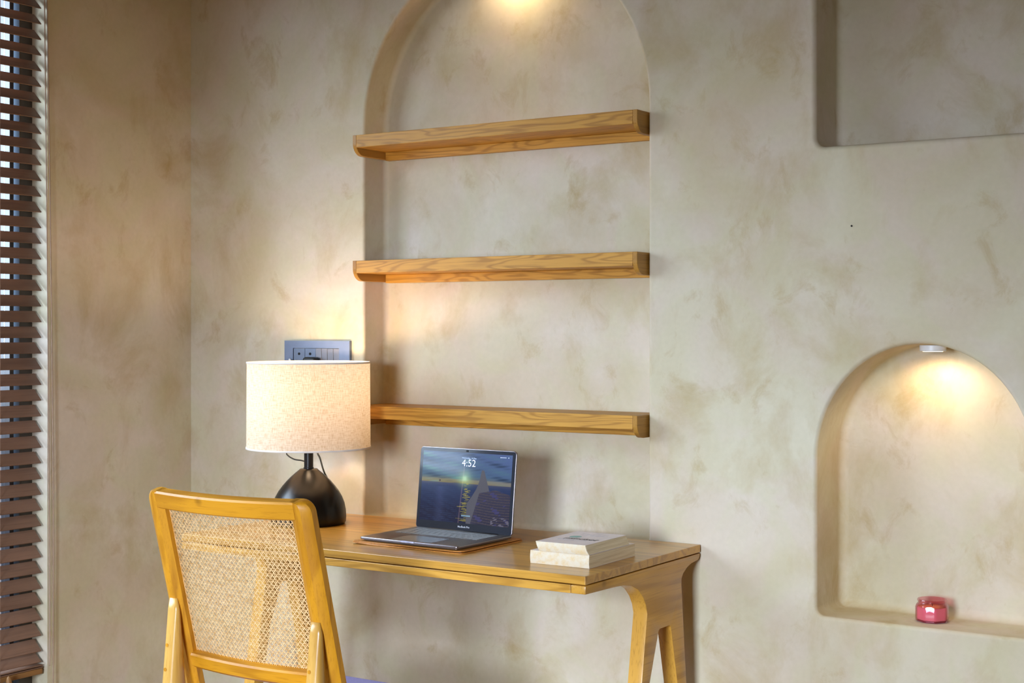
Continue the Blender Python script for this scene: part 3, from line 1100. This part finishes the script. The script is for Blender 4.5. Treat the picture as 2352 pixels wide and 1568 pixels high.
def screen_colour(u, v, rnd):
    """u 0..1 across, v 0..1 up: dusk sky, sun near the middle, dark sea, rock-shaped reflections painted in at the right"""
    def lerp(a, b, t):
        t = max(0.0, min(1.0, t))
        return tuple(x + (y - x) * t for x, y in zip(a, b))

    def nz(x, y, s=0):
        return (math.sin(x * 9.1 + s) * math.cos(y * 13.7 + s * 2) + 0.6 * math.sin(x * 21.3 + y * 17.9 + s) + 0.35 * math.sin(x * 43 - y * 61 + s * 3)) / 1.95
    hor = 0.56
    if v > hor:
        t = (v - hor) / (1 - hor)
        if t < 0.22:
            c = lerp((0.20, 0.17, 0.06), (0.06, 0.13, 0.17), t / 0.22)
        else:
            c = lerp((0.045, 0.12, 0.20), (0.035, 0.085, 0.22), (t - 0.22) / 0.78)
        c = lerp(c, (0.10, 0.16, 0.38), max(0, u - 0.35) * 1.1 * (0.4 + t))
        w = nz(u * 0.8, v * 2.2, 1.3)
        if w > 0.1:
            c = lerp(c, (0.09, 0.26, 0.26), (w - 0.1) * (1.1 if u < 0.55 else 0.35))
        if w < -0.2:
            c = lerp(c, (0.008, 0.035, 0.09), (-0.2 - w) * 1.3)
    else:
        t = (hor - v) / hor
        c = lerp((0.012, 0.035, 0.13), (0.003, 0.006, 0.035), t * 1.4)
        s = nz(u * 1.5, v * 16, 0.4)
        if s > 0.35 and u > 0.0:
            c = lerp(c, (0.02, 0.05, 0.14), 0.5)
        g = abs(u - 0.52 - 0.01 * math.sin(40 * v))
        wd = 0.03 + 0.07 * t
        row = int(v * 120)
        h1 = (math.sin(row * 12.9898) * 43758.5453) % 1.0
        h2 = (math.sin(row * 78.233) * 12543.123) % 1.0
        cc = 0.52 + (h1 - 0.5) * (0.03 + 0.16 * t)
        if h2 > 0.35 and abs(u - cc) < 0.012 + 0.045 * t * h2:
            c = lerp(c, (0.42, 0.36, 0.04), 0.75 * (1 - 0.4 * t))
    # sun and its glow
    d = math.hypot((u - 0.49) * 1.5, v - 0.635)
    c = tuple(a + b * math.exp(-(d / 0.10) ** 2) for a, b in zip(c, (0.22, 0.36, 0.12)))
    c = tuple(a + b * math.exp(-(d / 0.035) ** 2) for a, b in zip(c, (0.25, 0.35, 0.25)))
    if v < 0.62:
        c = tuple(a + b * math.exp(-((v - 0.60) / 0.05) ** 2) for a, b in zip(c, (0.10, 0.07, 0.01)))
    # small buoy on the horizon
    if math.hypot((u - 0.21) * 1.5, v - 0.585) < 0.014:
        c = (0.05, 0.015, 0.03)
    # screen reflections painted into the picture as a pale cone and a dark rock
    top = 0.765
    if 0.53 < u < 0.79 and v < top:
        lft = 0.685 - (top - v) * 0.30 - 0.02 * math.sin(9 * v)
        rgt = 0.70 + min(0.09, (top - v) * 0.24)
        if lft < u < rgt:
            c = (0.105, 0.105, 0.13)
    edge = 0.50 - abs(u - 0.83) * 0.35 + (0 if u > 0.66 else -(0.66 - u) * 5.0)
    if u > 0.58 and v < edge:
        c = lerp((0.035, 0.035, 0.075), (0.015, 0.014, 0.04), (edge - v) * 2)
        if math.sin(v * 170 + 2 * math.sin(u * 9) + 6 * u) > 0.35:
            c = lerp(c, (0.085, 0.065, 0.065), 0.35 + 0.5 * ((math.sin(int(u * 90) * 91.7 + int(v * 27) * 47.3) * 4375.8) % 1.0))
        if nz(u * 2, v * 2, 2) > 0.45:
            c = lerp(c, (0.05, 0.05, 0.20), 0.6)
        if v < 0.12 and 0.8 < u and nz(u * 3, v * 3, 5) > 0.2:
            c = (0.14, 0.13, 0.18)
    # narrow, slightly slanting streak: a reflection on the glass, painted into the picture
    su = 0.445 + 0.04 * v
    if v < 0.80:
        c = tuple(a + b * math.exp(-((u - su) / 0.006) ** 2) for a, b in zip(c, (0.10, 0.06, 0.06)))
    # soft vertical strip of reflected light, painted into the lower half
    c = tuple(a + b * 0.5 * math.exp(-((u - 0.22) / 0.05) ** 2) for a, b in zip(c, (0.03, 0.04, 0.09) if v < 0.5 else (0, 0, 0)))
    return c


def screen():
    nx, nz_ = 330, 206
    rnd = random.Random(3)
    bm = bmesh.new()
    cl = bm.loops.layers.float_color.new('picture')
    vs = [[bm.verts.new(ML @ Vector((SX0 + (SX1 - SX0) * i / nx, -0.00085, SZ0 + (SZ1 - SZ0) * j / nz_))) for i in range(nx + 1)] for j in range(nz_ + 1)]
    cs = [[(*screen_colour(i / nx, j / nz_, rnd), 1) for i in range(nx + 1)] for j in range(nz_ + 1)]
    for j in range(nz_):
        for i in range(nx):
            f = bm.faces.new([vs[j][i], vs[j][i + 1], vs[j + 1][i + 1], vs[j + 1][i]])
            for lp, c in zip(f.loops, (cs[j][i], cs[j][i + 1], cs[j + 1][i + 1], cs[j + 1][i])):
                lp[cl] = c
    m, nt, b = new_mat('lock_screen')
    at = N(nt, 'ShaderNodeVertexColor')
    at.layer_name = 'picture'
    b.inputs['Base Color'].default_value = (0.012, 0.012, 0.016, 1)
    b.inputs['Roughness'].default_value = 0.09
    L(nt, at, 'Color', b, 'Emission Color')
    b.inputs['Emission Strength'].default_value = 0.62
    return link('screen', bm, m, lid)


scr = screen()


def lid_text(s, u, v, size, mat, shear=0.0, bold=0.0, name='screen_lettering', parent=None):
    bm = text_mesh(s, size, shear, bold)
    x = SX0 + (SX1 - SX0) * u
    z_ = SZ0 + (SZ1 - SZ0) * v
    M = ML @ Matrix.Translation((x, -0.0012, z_)) @ Matrix.Rotation(PI / 2, 4, 'X')
    bm.transform(M)
    return link(name, bm, mat, parent or lid)


lid_text('4:52', 0.525, 0.850, 0.0275, M_TEXT_W, bold=-0.0002)
lid_text('Wednesday, 14 May', 0.525, 0.925, 0.0060, emitter('screen_text_dim', (0.40, 0.50, 0.66), 0.6))
lid_text('ABC  U.S.  100%', 0.905, 0.962, 0.0042, emitter('screen_text_dim2', (0.5, 0.55, 0.7), 0.7)) if False else None
lid_text('MacBook Pro', 0.510, -0.052, 0.0072, M_TEXT_P, bold=0.0001, name='bezel_lettering')
# menu-bar marks at the top right and the password field at the foot of the screen
bm = bmesh.new()
for q in range(9):
    x = SX0 + (SX1 - SX0) * (0.868 + q * 0.0075)
    box(bm, x, x + 0.0013, -0.0011, -0.0009, SZ1 - 0.0085, SZ1 - 0.0068, 0, ML)
x = SX0 + (SX1 - SX0) * 0.955
box(bm, x, x + 0.0022, -0.0011, -0.0009, SZ1 - 0.0088, SZ1 - 0.0066, 0, ML)
link('menu_bar_mark', bm, emitter('screen_mark', (0.5, 0.55, 0.7), 0.6), lid)
bm = bmesh.new()
xc = SX0 + (SX1 - SX0) * 0.525
box(bm, xc - 0.0150, xc + 0.0150, -0.0011, -0.0009, SZ0 + 0.0185, SZ0 + 0.0225, 0, ML)
link('password_field', bm, emitter('screen_field', (0.08, 0.13, 0.16), 0.7), lid)
R = ML @ Matrix.Translation((0, -0.0011, LH - 0.0068)) @ Matrix.Rotation(PI / 2, 4, 'X')
bm = bmesh.new()
bmesh.ops.create_cone(bm, cap_ends=True, segments=16, radius1=0.0024, radius2=0.0024, depth=0.0008)
bm.transform(R @ Matrix.Scale(1.8, 4, (1, 0, 0)))
link('webcam', bm, M_HOLE, lid)

# ------------------------------------------------------------------ books


def make_book(c, w, d, h, rot, z0, label, skew=0.0, cover_mat=M_CREAM, spine=True, curl=0.0):
    M = Matrix.Translation((c[0], c[1], z0)) @ Matrix.Rotation(rot, 4, 'Z')
    t = thing('paperback_book', (c[0], c[1], z0), label, 'book')

    def wave(x, y):
        return curl * math.exp(-((x - w / 2) ** 2) / 0.0030) * (0.35 + 0.65 * (y / d + 0.5)) * (1 if True else 0)

    def leaf(za, zb, mats, name, grow=0.0, round_spine=0.0):
        bm = bmesh.new()
        nx, ny, nzz = 10, 12, 4
        g = {}
        for i in range(nx + 1):
            for j in range(ny + 1):
                for k_ in range(nzz + 1):
                    if 0 < i < nx and 0 < j < ny and 0 < k_ < nzz:
                        continue
                    x = -w / 2 - grow + (w + 2 * grow) * i / nx
                    y = -d / 2 - grow + (d + 2 * grow) * j / ny
                    f = k_ / nzz
                    zq = za + (zb - za) * f
                    # slanted block
                    xx = x + skew * (zq / h - 0.5)
                    if i == 0:
                        xx -= round_spine * math.sin(PI * f)
                    g[i, j, k_] = bm.verts.new(M @ Vector((xx, y, zq + wave(x, y) * (zq / h))))
        for i in range(nx):
            for j in range(ny):
                bm.faces.new([g[i, j, 0], g[i, j + 1, 0], g[i + 1, j + 1, 0], g[i + 1, j, 0]])
                bm.faces.new([g[i, j, nzz], g[i + 1, j, nzz], g[i + 1, j + 1, nzz], g[i, j + 1, nzz]])
        for i in range(nx):
            for k_ in range(nzz):
                bm.faces.new([g[i, 0, k_], g[i + 1, 0, k_], g[i + 1, 0, k_ + 1], g[i, 0, k_ + 1]])
                bm.faces.new([g[i, ny, k_], g[i, ny, k_ + 1], g[i + 1, ny, k_ + 1], g[i + 1, ny, k_]])
        for j in range(ny):
            for k_ in range(nzz):
                bm.faces.new([g[0, j, k_], g[0, j, k_ + 1], g[0, j + 1, k_ + 1], g[0, j + 1, k_]])
                bm.faces.new([g[nx, j, k_], g[nx, j + 1, k_], g[nx, j + 1, k_ + 1], g[nx, j, k_ + 1]])
        return link(name, bm, mats, t, smooth=False)
    tc_ = 0.0006
    leaf(0.0, tc_, cover_mat, 'back_cover', 0.0006)
    leaf(tc_, h - tc_, M_PAGES, 'page_block')
    cov = leaf(h - tc_, h, cover_mat, 'front_cover', 0.0006)
    # spine along the near short side
    bm = bmesh.new()
    g = []
    for j in range(13):
        x = -w / 2 + w * j / 12
        row = []
        for k_ in range(7):
            zq = h * k_ / 6
            row.append(bm.verts.new(M @ Vector((x + skew * (zq / h - 0.5), -d / 2 - 0.0007 - 0.0022 * math.sin(PI * k_ / 6), zq + wave(x, -d / 2) * (zq / h)))))
        g.append(row)
    for a, b_ in zip(g, g[1:]):
        for k_ in range(6):
            bm.faces.new([a[k_], b_[k_], b_[k_ + 1], a[k_ + 1]]).smooth = True
    link('spine', bm, M_SPINE, t)
    return t, cov, M


make_book((0.0300, -0.3900), 0.163, 0.232, 0.0315, math.radians(1.0), DZ + 0.0004,
          'thicker worn paperback lying on the desk, underneath the white book', curl=-0.0)
b2, cov2, MB2 = make_book((0.0385, -0.4060), 0.137, 0.205, 0.0225, math.radians(1.0), DZ + 0.0325,
                          'white-covered paperback with a teal oval, on top of the other book', skew=-0.010)
TOPZ = 0.0225


def cover_text(s, x, y, size, mat, name, shear=0.0, bold=0.0, sx=1.0):
    bm = text_mesh(s, size, shear, bold)
    bm.transform(MB2 @ Matrix.Translation((x - 0.005, y, TOPZ + 0.0004)) @ Matrix.Scale(sx, 4, (1, 0, 0)))
    return link(name, bm, mat, cov2)


cover_text('mindset', 0.008, -0.018, 0.034, M_INK, 'title_lettering', 0.25, 0.0002, 0.85)
bm = bmesh.new()
bmesh.ops.create_circle(bm, cap_ends=True, segments=40, radius=0.016)
bm.transform(MB2 @ Matrix.Translation((-0.028, 0.012, TOPZ + 0.0003)) @ Matrix.Scale(0.95, 4, (1, 0, 0)))
link('teal_spot', bm, M_TEAL, cov2)
for (x0_, x1_, yy) in ((-0.045, 0.035, -0.040), (-0.040, 0.005, -0.047), (-0.035, 0.040, 0.066), (-0.030, 0.046, 0.050), (0.0, 0.042, 0.042)):
    bm = bmesh.new()
    box(bm, x0_ - 0.005, x1_ - 0.005, yy, yy + 0.0012, TOPZ + 0.0002, TOPZ + 0.0004, 0, MB2)
    link('printed_line', bm, M_INK_G, cov2)

# ------------------------------------------------------------------ cane-back chair
CA = math.radians(14.5)
CY, CZT = -1.150, 0.9480         # back face of the top rail
CXC, CHW = -0.4480, 0.2450       # centre and half width
chair = thing('cane_chair', (CXC, -0.90, 0.0), 'golden oak chair with a reclined woven cane back, seen from behind at the desk', 'chair')
HB = 0.455                       # height of the back along the slope
BULGE = 0.020


def CP(s, t, n):
    """chair back coordinates: s across, t down from the top edge along the slope, n forward through the thickness"""
    w = 1 - (s / CHW) ** 2
    nn = n - BULGE * w * 1.0
    y = CY + t * math.sin(CA) + nn * math.cos(CA)
    z_ = CZT - t * math.cos(CA) + nn * math.sin(CA)
    return Vector((CXC + s, y, z_))


TH = 0.030
SW = 0.052


def rail(t0, t1, name, cham_t=0.004, cham_b=0.004, s0=-CHW + SW - 0.0158, s1=CHW - SW + 0.0158, n0=0.0, n1=TH):
    sec = [(n0 + cham_t, t0), (n0, t0 + cham_t), (n0, t1 - cham_b), (n0 + cham_b, t1), (n1 - 0.003, t1), (n1, t1 - 0.003), (n1, t0 + 0.003), (n1 - 0.003, t0)]
    bm = bmesh.new()
    rows = []
    K = 24
    for i in range(K + 1):
        s = s0 + (s1 - s0) * i / K
        rows.append([bm.verts.new(CP(s, t, n)) for n, t in sec])
    for A, B in zip(rows, rows[1:]):
        for k_ in range(len(sec)):
            f = bm.faces.new([A[k_], A[(k_ + 1) % len(sec)], B[(k_ + 1) % len(sec)], B[k_]])
    bm.faces.new(rows[0][::-1])
    bm.faces.new(rows[-1])
    bmesh.ops.recalc_face_normals(bm, faces=bm.faces)
    return sharpen(link(name, bm, M_CHAIR_X, chair), 25)


rail(0.0, 0.041, 'top_rail')
rail(0.3985, 0.438, 'lower_rail', cham_b=0.010, n0=0.001, s0=-CHW + SW - 0.001, s1=CHW - SW + 0.001)

# stiles: faceted section, rounded top outer corner, running down past the seat


def stile(sgn):
    bm = bmesh.new()
    rows = []
    ts = [0.0, 0.0012, 0.0035, 0.007, 0.012, 0.018, 0.025, 0.034]
    ts += [0.034 + (0.585 - 0.034) * i / 22 for i in range(1, 23)]
    Rr = 0.026
    for t in ts:
        out = CHW
        if t < Rr:
            out = CHW - Rr + math.sqrt(max(0, Rr * Rr - (Rr - t) ** 2))
        inn = CHW - SW
        w = out - inn
        sec = [(inn, 0.011), (inn + 0.016, 0.0005), (inn + 0.016 + (w - 0.016) * 0.45, -0.001), (out - 0.006, 0.004), (out, 0.010), (out, TH - 0.004), (out - 0.004, TH), (inn + 0.003, TH), (inn, TH - 0.003)]
        if t > 0.438:
            pass
        row = []
        for s, n in sec:
            s_ = max(s, inn)
            row.append(bm.verts.new(CP(sgn * s_, t, n)))
        rows.append(row)
    m = len(rows[0])
    for A, B in zip(rows, rows[1:]):
        for k_ in range(m):
            bm.faces.new([A[k_], A[(k_ + 1) % m], B[(k_ + 1) % m], B[k_]])
    bm.faces.new(rows[0][::-1])
    bm.faces.new(rows[-1])
    bmesh.ops.recalc_face_normals(bm, faces=bm.faces)
    return sharpen(link('back_stile', bm, M_CHAIR_Z, chair), 22)


stile(-1)
stile(1)

# rear legs: pale, set on the back of each stile, running down and back to the floor


def rear_leg(sgn):
    top = CP(sgn * (CHW - 0.030), 0.262 if sgn < 0 else 0.272, -0.001)
    bot = Vector((CXC + sgn * (CHW - 0.030), -1.130, 0.0))
    bm = bmesh.new()
    rows = []
    K = 26
    for i in range(K + 1):
        f = i / K
        p = top.lerp(bot, f)
        wx = 0.0155 + 0.0075 * min(1, f * 3.0) - 0.010 * max(0, f - 0.45)
        wy = 0.0060 + 0.0300 * min(1, f * 2.3) - 0.030 * max(0, f - 0.45)
        if i == 0:
            wx *= 0.80
            wy *= 0.5
        row = []
        for k_ in range(16):
            a = 2 * PI * k_ / 16
            ca, sa = math.cos(a), math.sin(a)
            e = 0.72
            x = wx * math.copysign(abs(ca) ** e, ca)
            y = wy * math.copysign(abs(sa) ** e, sa)
            row.append(bm.verts.new((p.x + x, p.y + y + wy * 0.55, p.z)))
        rows.append(row)
    for A, B in zip(rows, rows[1:]):
        for k_ in range(16):
            bm.faces.new([A[k_], B[k_], B[(k_ + 1) % 16], A[(k_ + 1) % 16]]).smooth = True
    bm.faces.new(rows[0])
    bm.faces.new(rows[-1][::-1])
    bmesh.ops.recalc_face_normals(bm, faces=bm.faces)
    leg = link('leg', bm, M_CHAIR_LEG, chair)
    # dowel plugs showing on the leg
    for f in (0.155, 0.235):
        p = top.lerp(bot, f)
        bm = bmesh.new()
        bmesh.ops.create_cone(bm, cap_ends=True, segments=14, radius1=0.0042, radius2=0.0042, depth=0.0012)
        wy = 0.0060 + 0.0300 * min(1, f * 2.3)
        bm.transform(Matrix.Translation((p.x - 0.0055, p.y - wy * 0.45 - 0.0003, p.z)) @ Matrix.Rotation(PI / 2, 4, 'X'))
        link('dowel_plug', bm, M_CHAIR_Z, leg)
    # routed notch above the leg on the stile
    return leg


rear_leg(-1)
rear_leg(1)

# seat: side rails, front legs, seat frame, lilac cushion
SZ = 0.400
for sgn in (-1, 1):
    pts = [(-1.055, 0.40), (-1.055, 0.35), (-0.62, 0.36), (-0.62, 0.405)]
    a0, a1 = CXC + sgn * (CHW - 0.045), CXC + sgn * (CHW - 0.010)
    link('seat_rail', prism(pts, min(a0, a1), max(a0, a1), lambda u, v, a: (a, u, v), 0.004, 2), M_CHAIR_X, chair)
    bm = tube([(CXC + sgn * (CHW - 0.028), -0.640, 0.405), (CXC + sgn * (CHW - 0.012), -0.600, 0.0)], 0.021, 14, r1=0.014)
    link('leg', bm, M_CHAIR_LEG, chair)
link('seat_front_rail', bbox(CXC - CHW + 0.04, CXC + CHW - 0.04, -0.655, -0.625, 0.355, 0.402, 0.003), M_CHAIR_X, chair)
link('seat_back_rail', bbox(CXC - CHW + 0.04, CXC + CHW - 0.04, -1.010, -0.980, 0.352, 0.400, 0.003), M_CHAIR_X, chair)
link('seat_cushion', bbox(CXC - CHW + 0.052, CXC + CHW + 0.012, -1.000, -0.592, 0.392, 0.431, 0.012, 4), M_LILAC, chair)


# the woven cane panel
def cane_panel():
    bm = bmesh.new()
    s0, s1 = -CHW + SW - 0.013, CHW - SW + 0.013
    t0, t1 = 0.032, 0.408
    n_c = 33
    ps = (s1 - s0) / n_c
    n_r = round((t1 - t0) / 0.0134)
    pt = (t1 - t0) / n_r
    nb = 0.0265

    def strip(path, w, th):
        """flat ribbon along path of (s, t, n), kept thin"""
        rows = []
        P = path
        for i, (s, t, n) in enumerate(P):
            a, b_ = P[max(0, i - 1)], P[min(len(P) - 1, i + 1)]
            ds, dt = b_[0] - a[0], b_[1] - a[1]
            l_ = math.hypot(ds, dt) or 1
            ox, oy = -dt / l_ * w / 2, ds / l_ * w / 2
            rows.append([bm.verts.new(CP(s + ox, t + oy, n)), bm.verts.new(CP(s, t, n - th)), bm.verts.new(CP(s - ox, t - oy, n)), bm.verts.new(CP(s, t, n + th))])
        for A, B in zip(rows, rows[1:]):
            for k_ in range(4):
                bm.faces.new([A[k_], A[(k_ + 1) % 4], B[(k_ + 1) % 4], B[k_]])
    # pairs of upright and level strands with the round openings between pairs
    for i in range(n_c + 1):
        for side_ in (-1, 1):
            s = s0 + i * ps + side_ * 0.0022
            if s < s0 or s > s1:
                continue
            path = [(s, t0 + (t1 - t0) * k_ / (n_r * 2), nb - 0.0004 * (1 if (k_ + i) % 2 else -1) * side_) for k_ in range(n_r * 2 + 1)]
            strip(path, 0.00145, 0.0005)
    for j in range(n_r + 1):
        for side_ in (-1, 1):
            t = t0 + j * pt + side_ * 0.0024
            if t < t0 or t > t1:
                continue
            path = [(s0 + (s1 - s0) * k_ / (n_c * 2), t, nb - 0.0012 + 0.0004 * (1 if (k_ + j) % 2 else -1) * side_) for k_ in range(n_c * 2 + 1)]
            strip(path, 0.00145, 0.0005)
    # diagonals through the crossings, both ways
    for dsgn in (-1, 1):
        for q in range(-n_r - 2, n_c + n_r + 1):
            path = []
            steps = n_r * 2
            for k_ in range(steps + 1):
                f = k_ / 2
                t = t0 + f * pt
                s = s0 + (q + 0.5 + f) * ps if dsgn > 0 else s0 + (q + 0.5 + n_r - f) * ps
                if s < s0 - 1e-6 or s > s1 + 1e-6:
                    continue
                nn = nb - 0.0024 - dsgn * 0.0005 - (0.0008 if k_ % 2 else -0.0004)
                path.append((s, t, nn))
            if len(path) > 2:
                strip(path, 0.0023, 0.0005)
    return link('cane_panel', bm, M_CANE, chair)


cane_panel()
# spline beading that holds the cane in its groove
for sgn in (-1, 1):
    bm = bmesh.new()
    e = CHW - SW
    prev = None
    for i in range(21):
        t = 0.040 + (0.400 - 0.040) * i / 20
        cur = [bm.verts.new(CP(sgn * (e - dd), t, n)) for dd, n in ((0.0, 0.0228), (0.0022, 0.0228), (0.0022, 0.0262), (0.0, 0.0262))]
        if prev:
            for k_ in range(4):
                bm.faces.new([prev[k_], cur[k_], cur[(k_ + 1) % 4], prev[(k_ + 1) % 4]])
        prev = cur
    bmesh.ops.recalc_face_normals(bm, faces=bm.faces)
    link('cane_beading', bm, M_CANE, chair)

# ------------------------------------------------------------------ low niche: puck light and candle


def puck(name, c, power, label, blend=0.6, ang=150):
    t = thing(name, c, label, 'light')
    o = link('housing', lathe([(0.0, 0.0), (0.0300, 0.0), (0.0320, 0.0015), (0.0320, 0.0150), (0.0, 0.0150)], c, 40), M_WHITEP, t)
    sharpen(o, 40)
    link('diffuser', lathe([(0.0, -0.0006), (0.0240, -0.0006), (0.0255, 0.0003), (0.0, 0.0003)], c, 40), emitter(name + '_glow', (1.0, 0.80, 0.52), 6.0), t)
    ld = bpy.data.lights.new(name + '_beam', 'SPOT')
    ld.energy = power
    ld.color = (1.0, 0.72, 0.42)
    ld.spot_size = math.radians(ang)
    ld.spot_blend = blend
    ld.shadow_soft_size = 0.02
    lo = bpy.data.objects.new(name + '_beam', ld)
    COL.objects.link(lo)
    lo.location = (0, 0, -0.006)
    lo.rotation_euler = (math.radians(14), 0, 0)
    lo.parent = t
    return t


puck('niche_downlight', (0.752, 0.075, 1.2625), 2.7, 'round white puck light under the arch of the small niche')
puck('arch_downlight', (-0.470, 0.050, 2.4030), 3.8, 'round puck light under the crown of the tall niche arch')

JC = (0.745, 0.092, 0.596)
jar = thing('candle_jar', JC, 'pink glass candle jar on the ledge of the small arched niche', 'candle')


def octo(a, r, z_):
    # octagonal body, round neck
    if z_ > 0.044 or r < 0.02:
        return 1.0
    s = PI / 4
    aa = ((a + 0.25) % s) - s / 2
    k_ = math.cos(s / 2) / math.cos(aa)
    w = max(0.0, min(1.0, (0.046 - z_) / 0.006))
    return 1 + (k_ / 0.965 - 1) * w


prof = [(0.0, 0.0), (0.036, 0.0), (0.0395, 0.003), (0.0405, 0.008), (0.0405, 0.036), (0.0385, 0.042), (0.0345, 0.0455), (0.0338, 0.048),
        (0.0352, 0.0500), (0.0362, 0.0525), (0.0352, 0.0550), (0.0328, 0.0555), (0.0312, 0.0530), (0.0310, 0.046), (0.0350, 0.0415), (0.0370, 0.036), (0.0370, 0.006), (0.034, 0.004), (0.0, 0.004)]
o = link('glass_jar', lathe(prof, JC, 64, mod=octo), M_PINK, jar)
sharpen(o, 25)
link('thick_glass_base', lathe([(0.0, 0.0004), (0.0350, 0.0004), (0.0375, 0.0038), (0.0, 0.0040)], JC, 64, mod=octo), plain('pink_glass_deep', (0.20, 0.012, 0.03), 0.15), jar)
link('wax', lathe([(0.0, 0.0045), (0.0345, 0.0045), (0.0362, 0.007), (0.0362, 0.034), (0.0340, 0.0362), (0.0, 0.0362)], JC, 64, mod=octo), M_WAX, jar)
link('wax_surface', lathe([(0.0, 0.0368), (0.0338, 0.0364), (0.0, 0.0363)], JC, 48), M_WAXTOP, jar)
link('wick', tube([(JC[0], JC[1], JC[2] + 0.036), (JC[0] + 0.0005, JC[1], JC[2] + 0.0405), (JC[0] - 0.0012, JC[1], JC[2] + 0.0440)], 0.0007, 6), M_HOLE, jar)

# a nail hole in the plaster between the niches
bm = bmesh.new()
bmesh.ops.create_cone(bm, cap_ends=True, segments=12, radius1=0.0026, radius2=0.0018, depth=0.003)
bm.transform(Matrix.Translation((0.572, -0.0010, 1.573)) @ Matrix.Rotation(PI / 2, 4, 'X'))
tag(link('nail_head', bm, M_HOLE), 'tiny dark nail head in the bare wall above the small niche', 'nail')
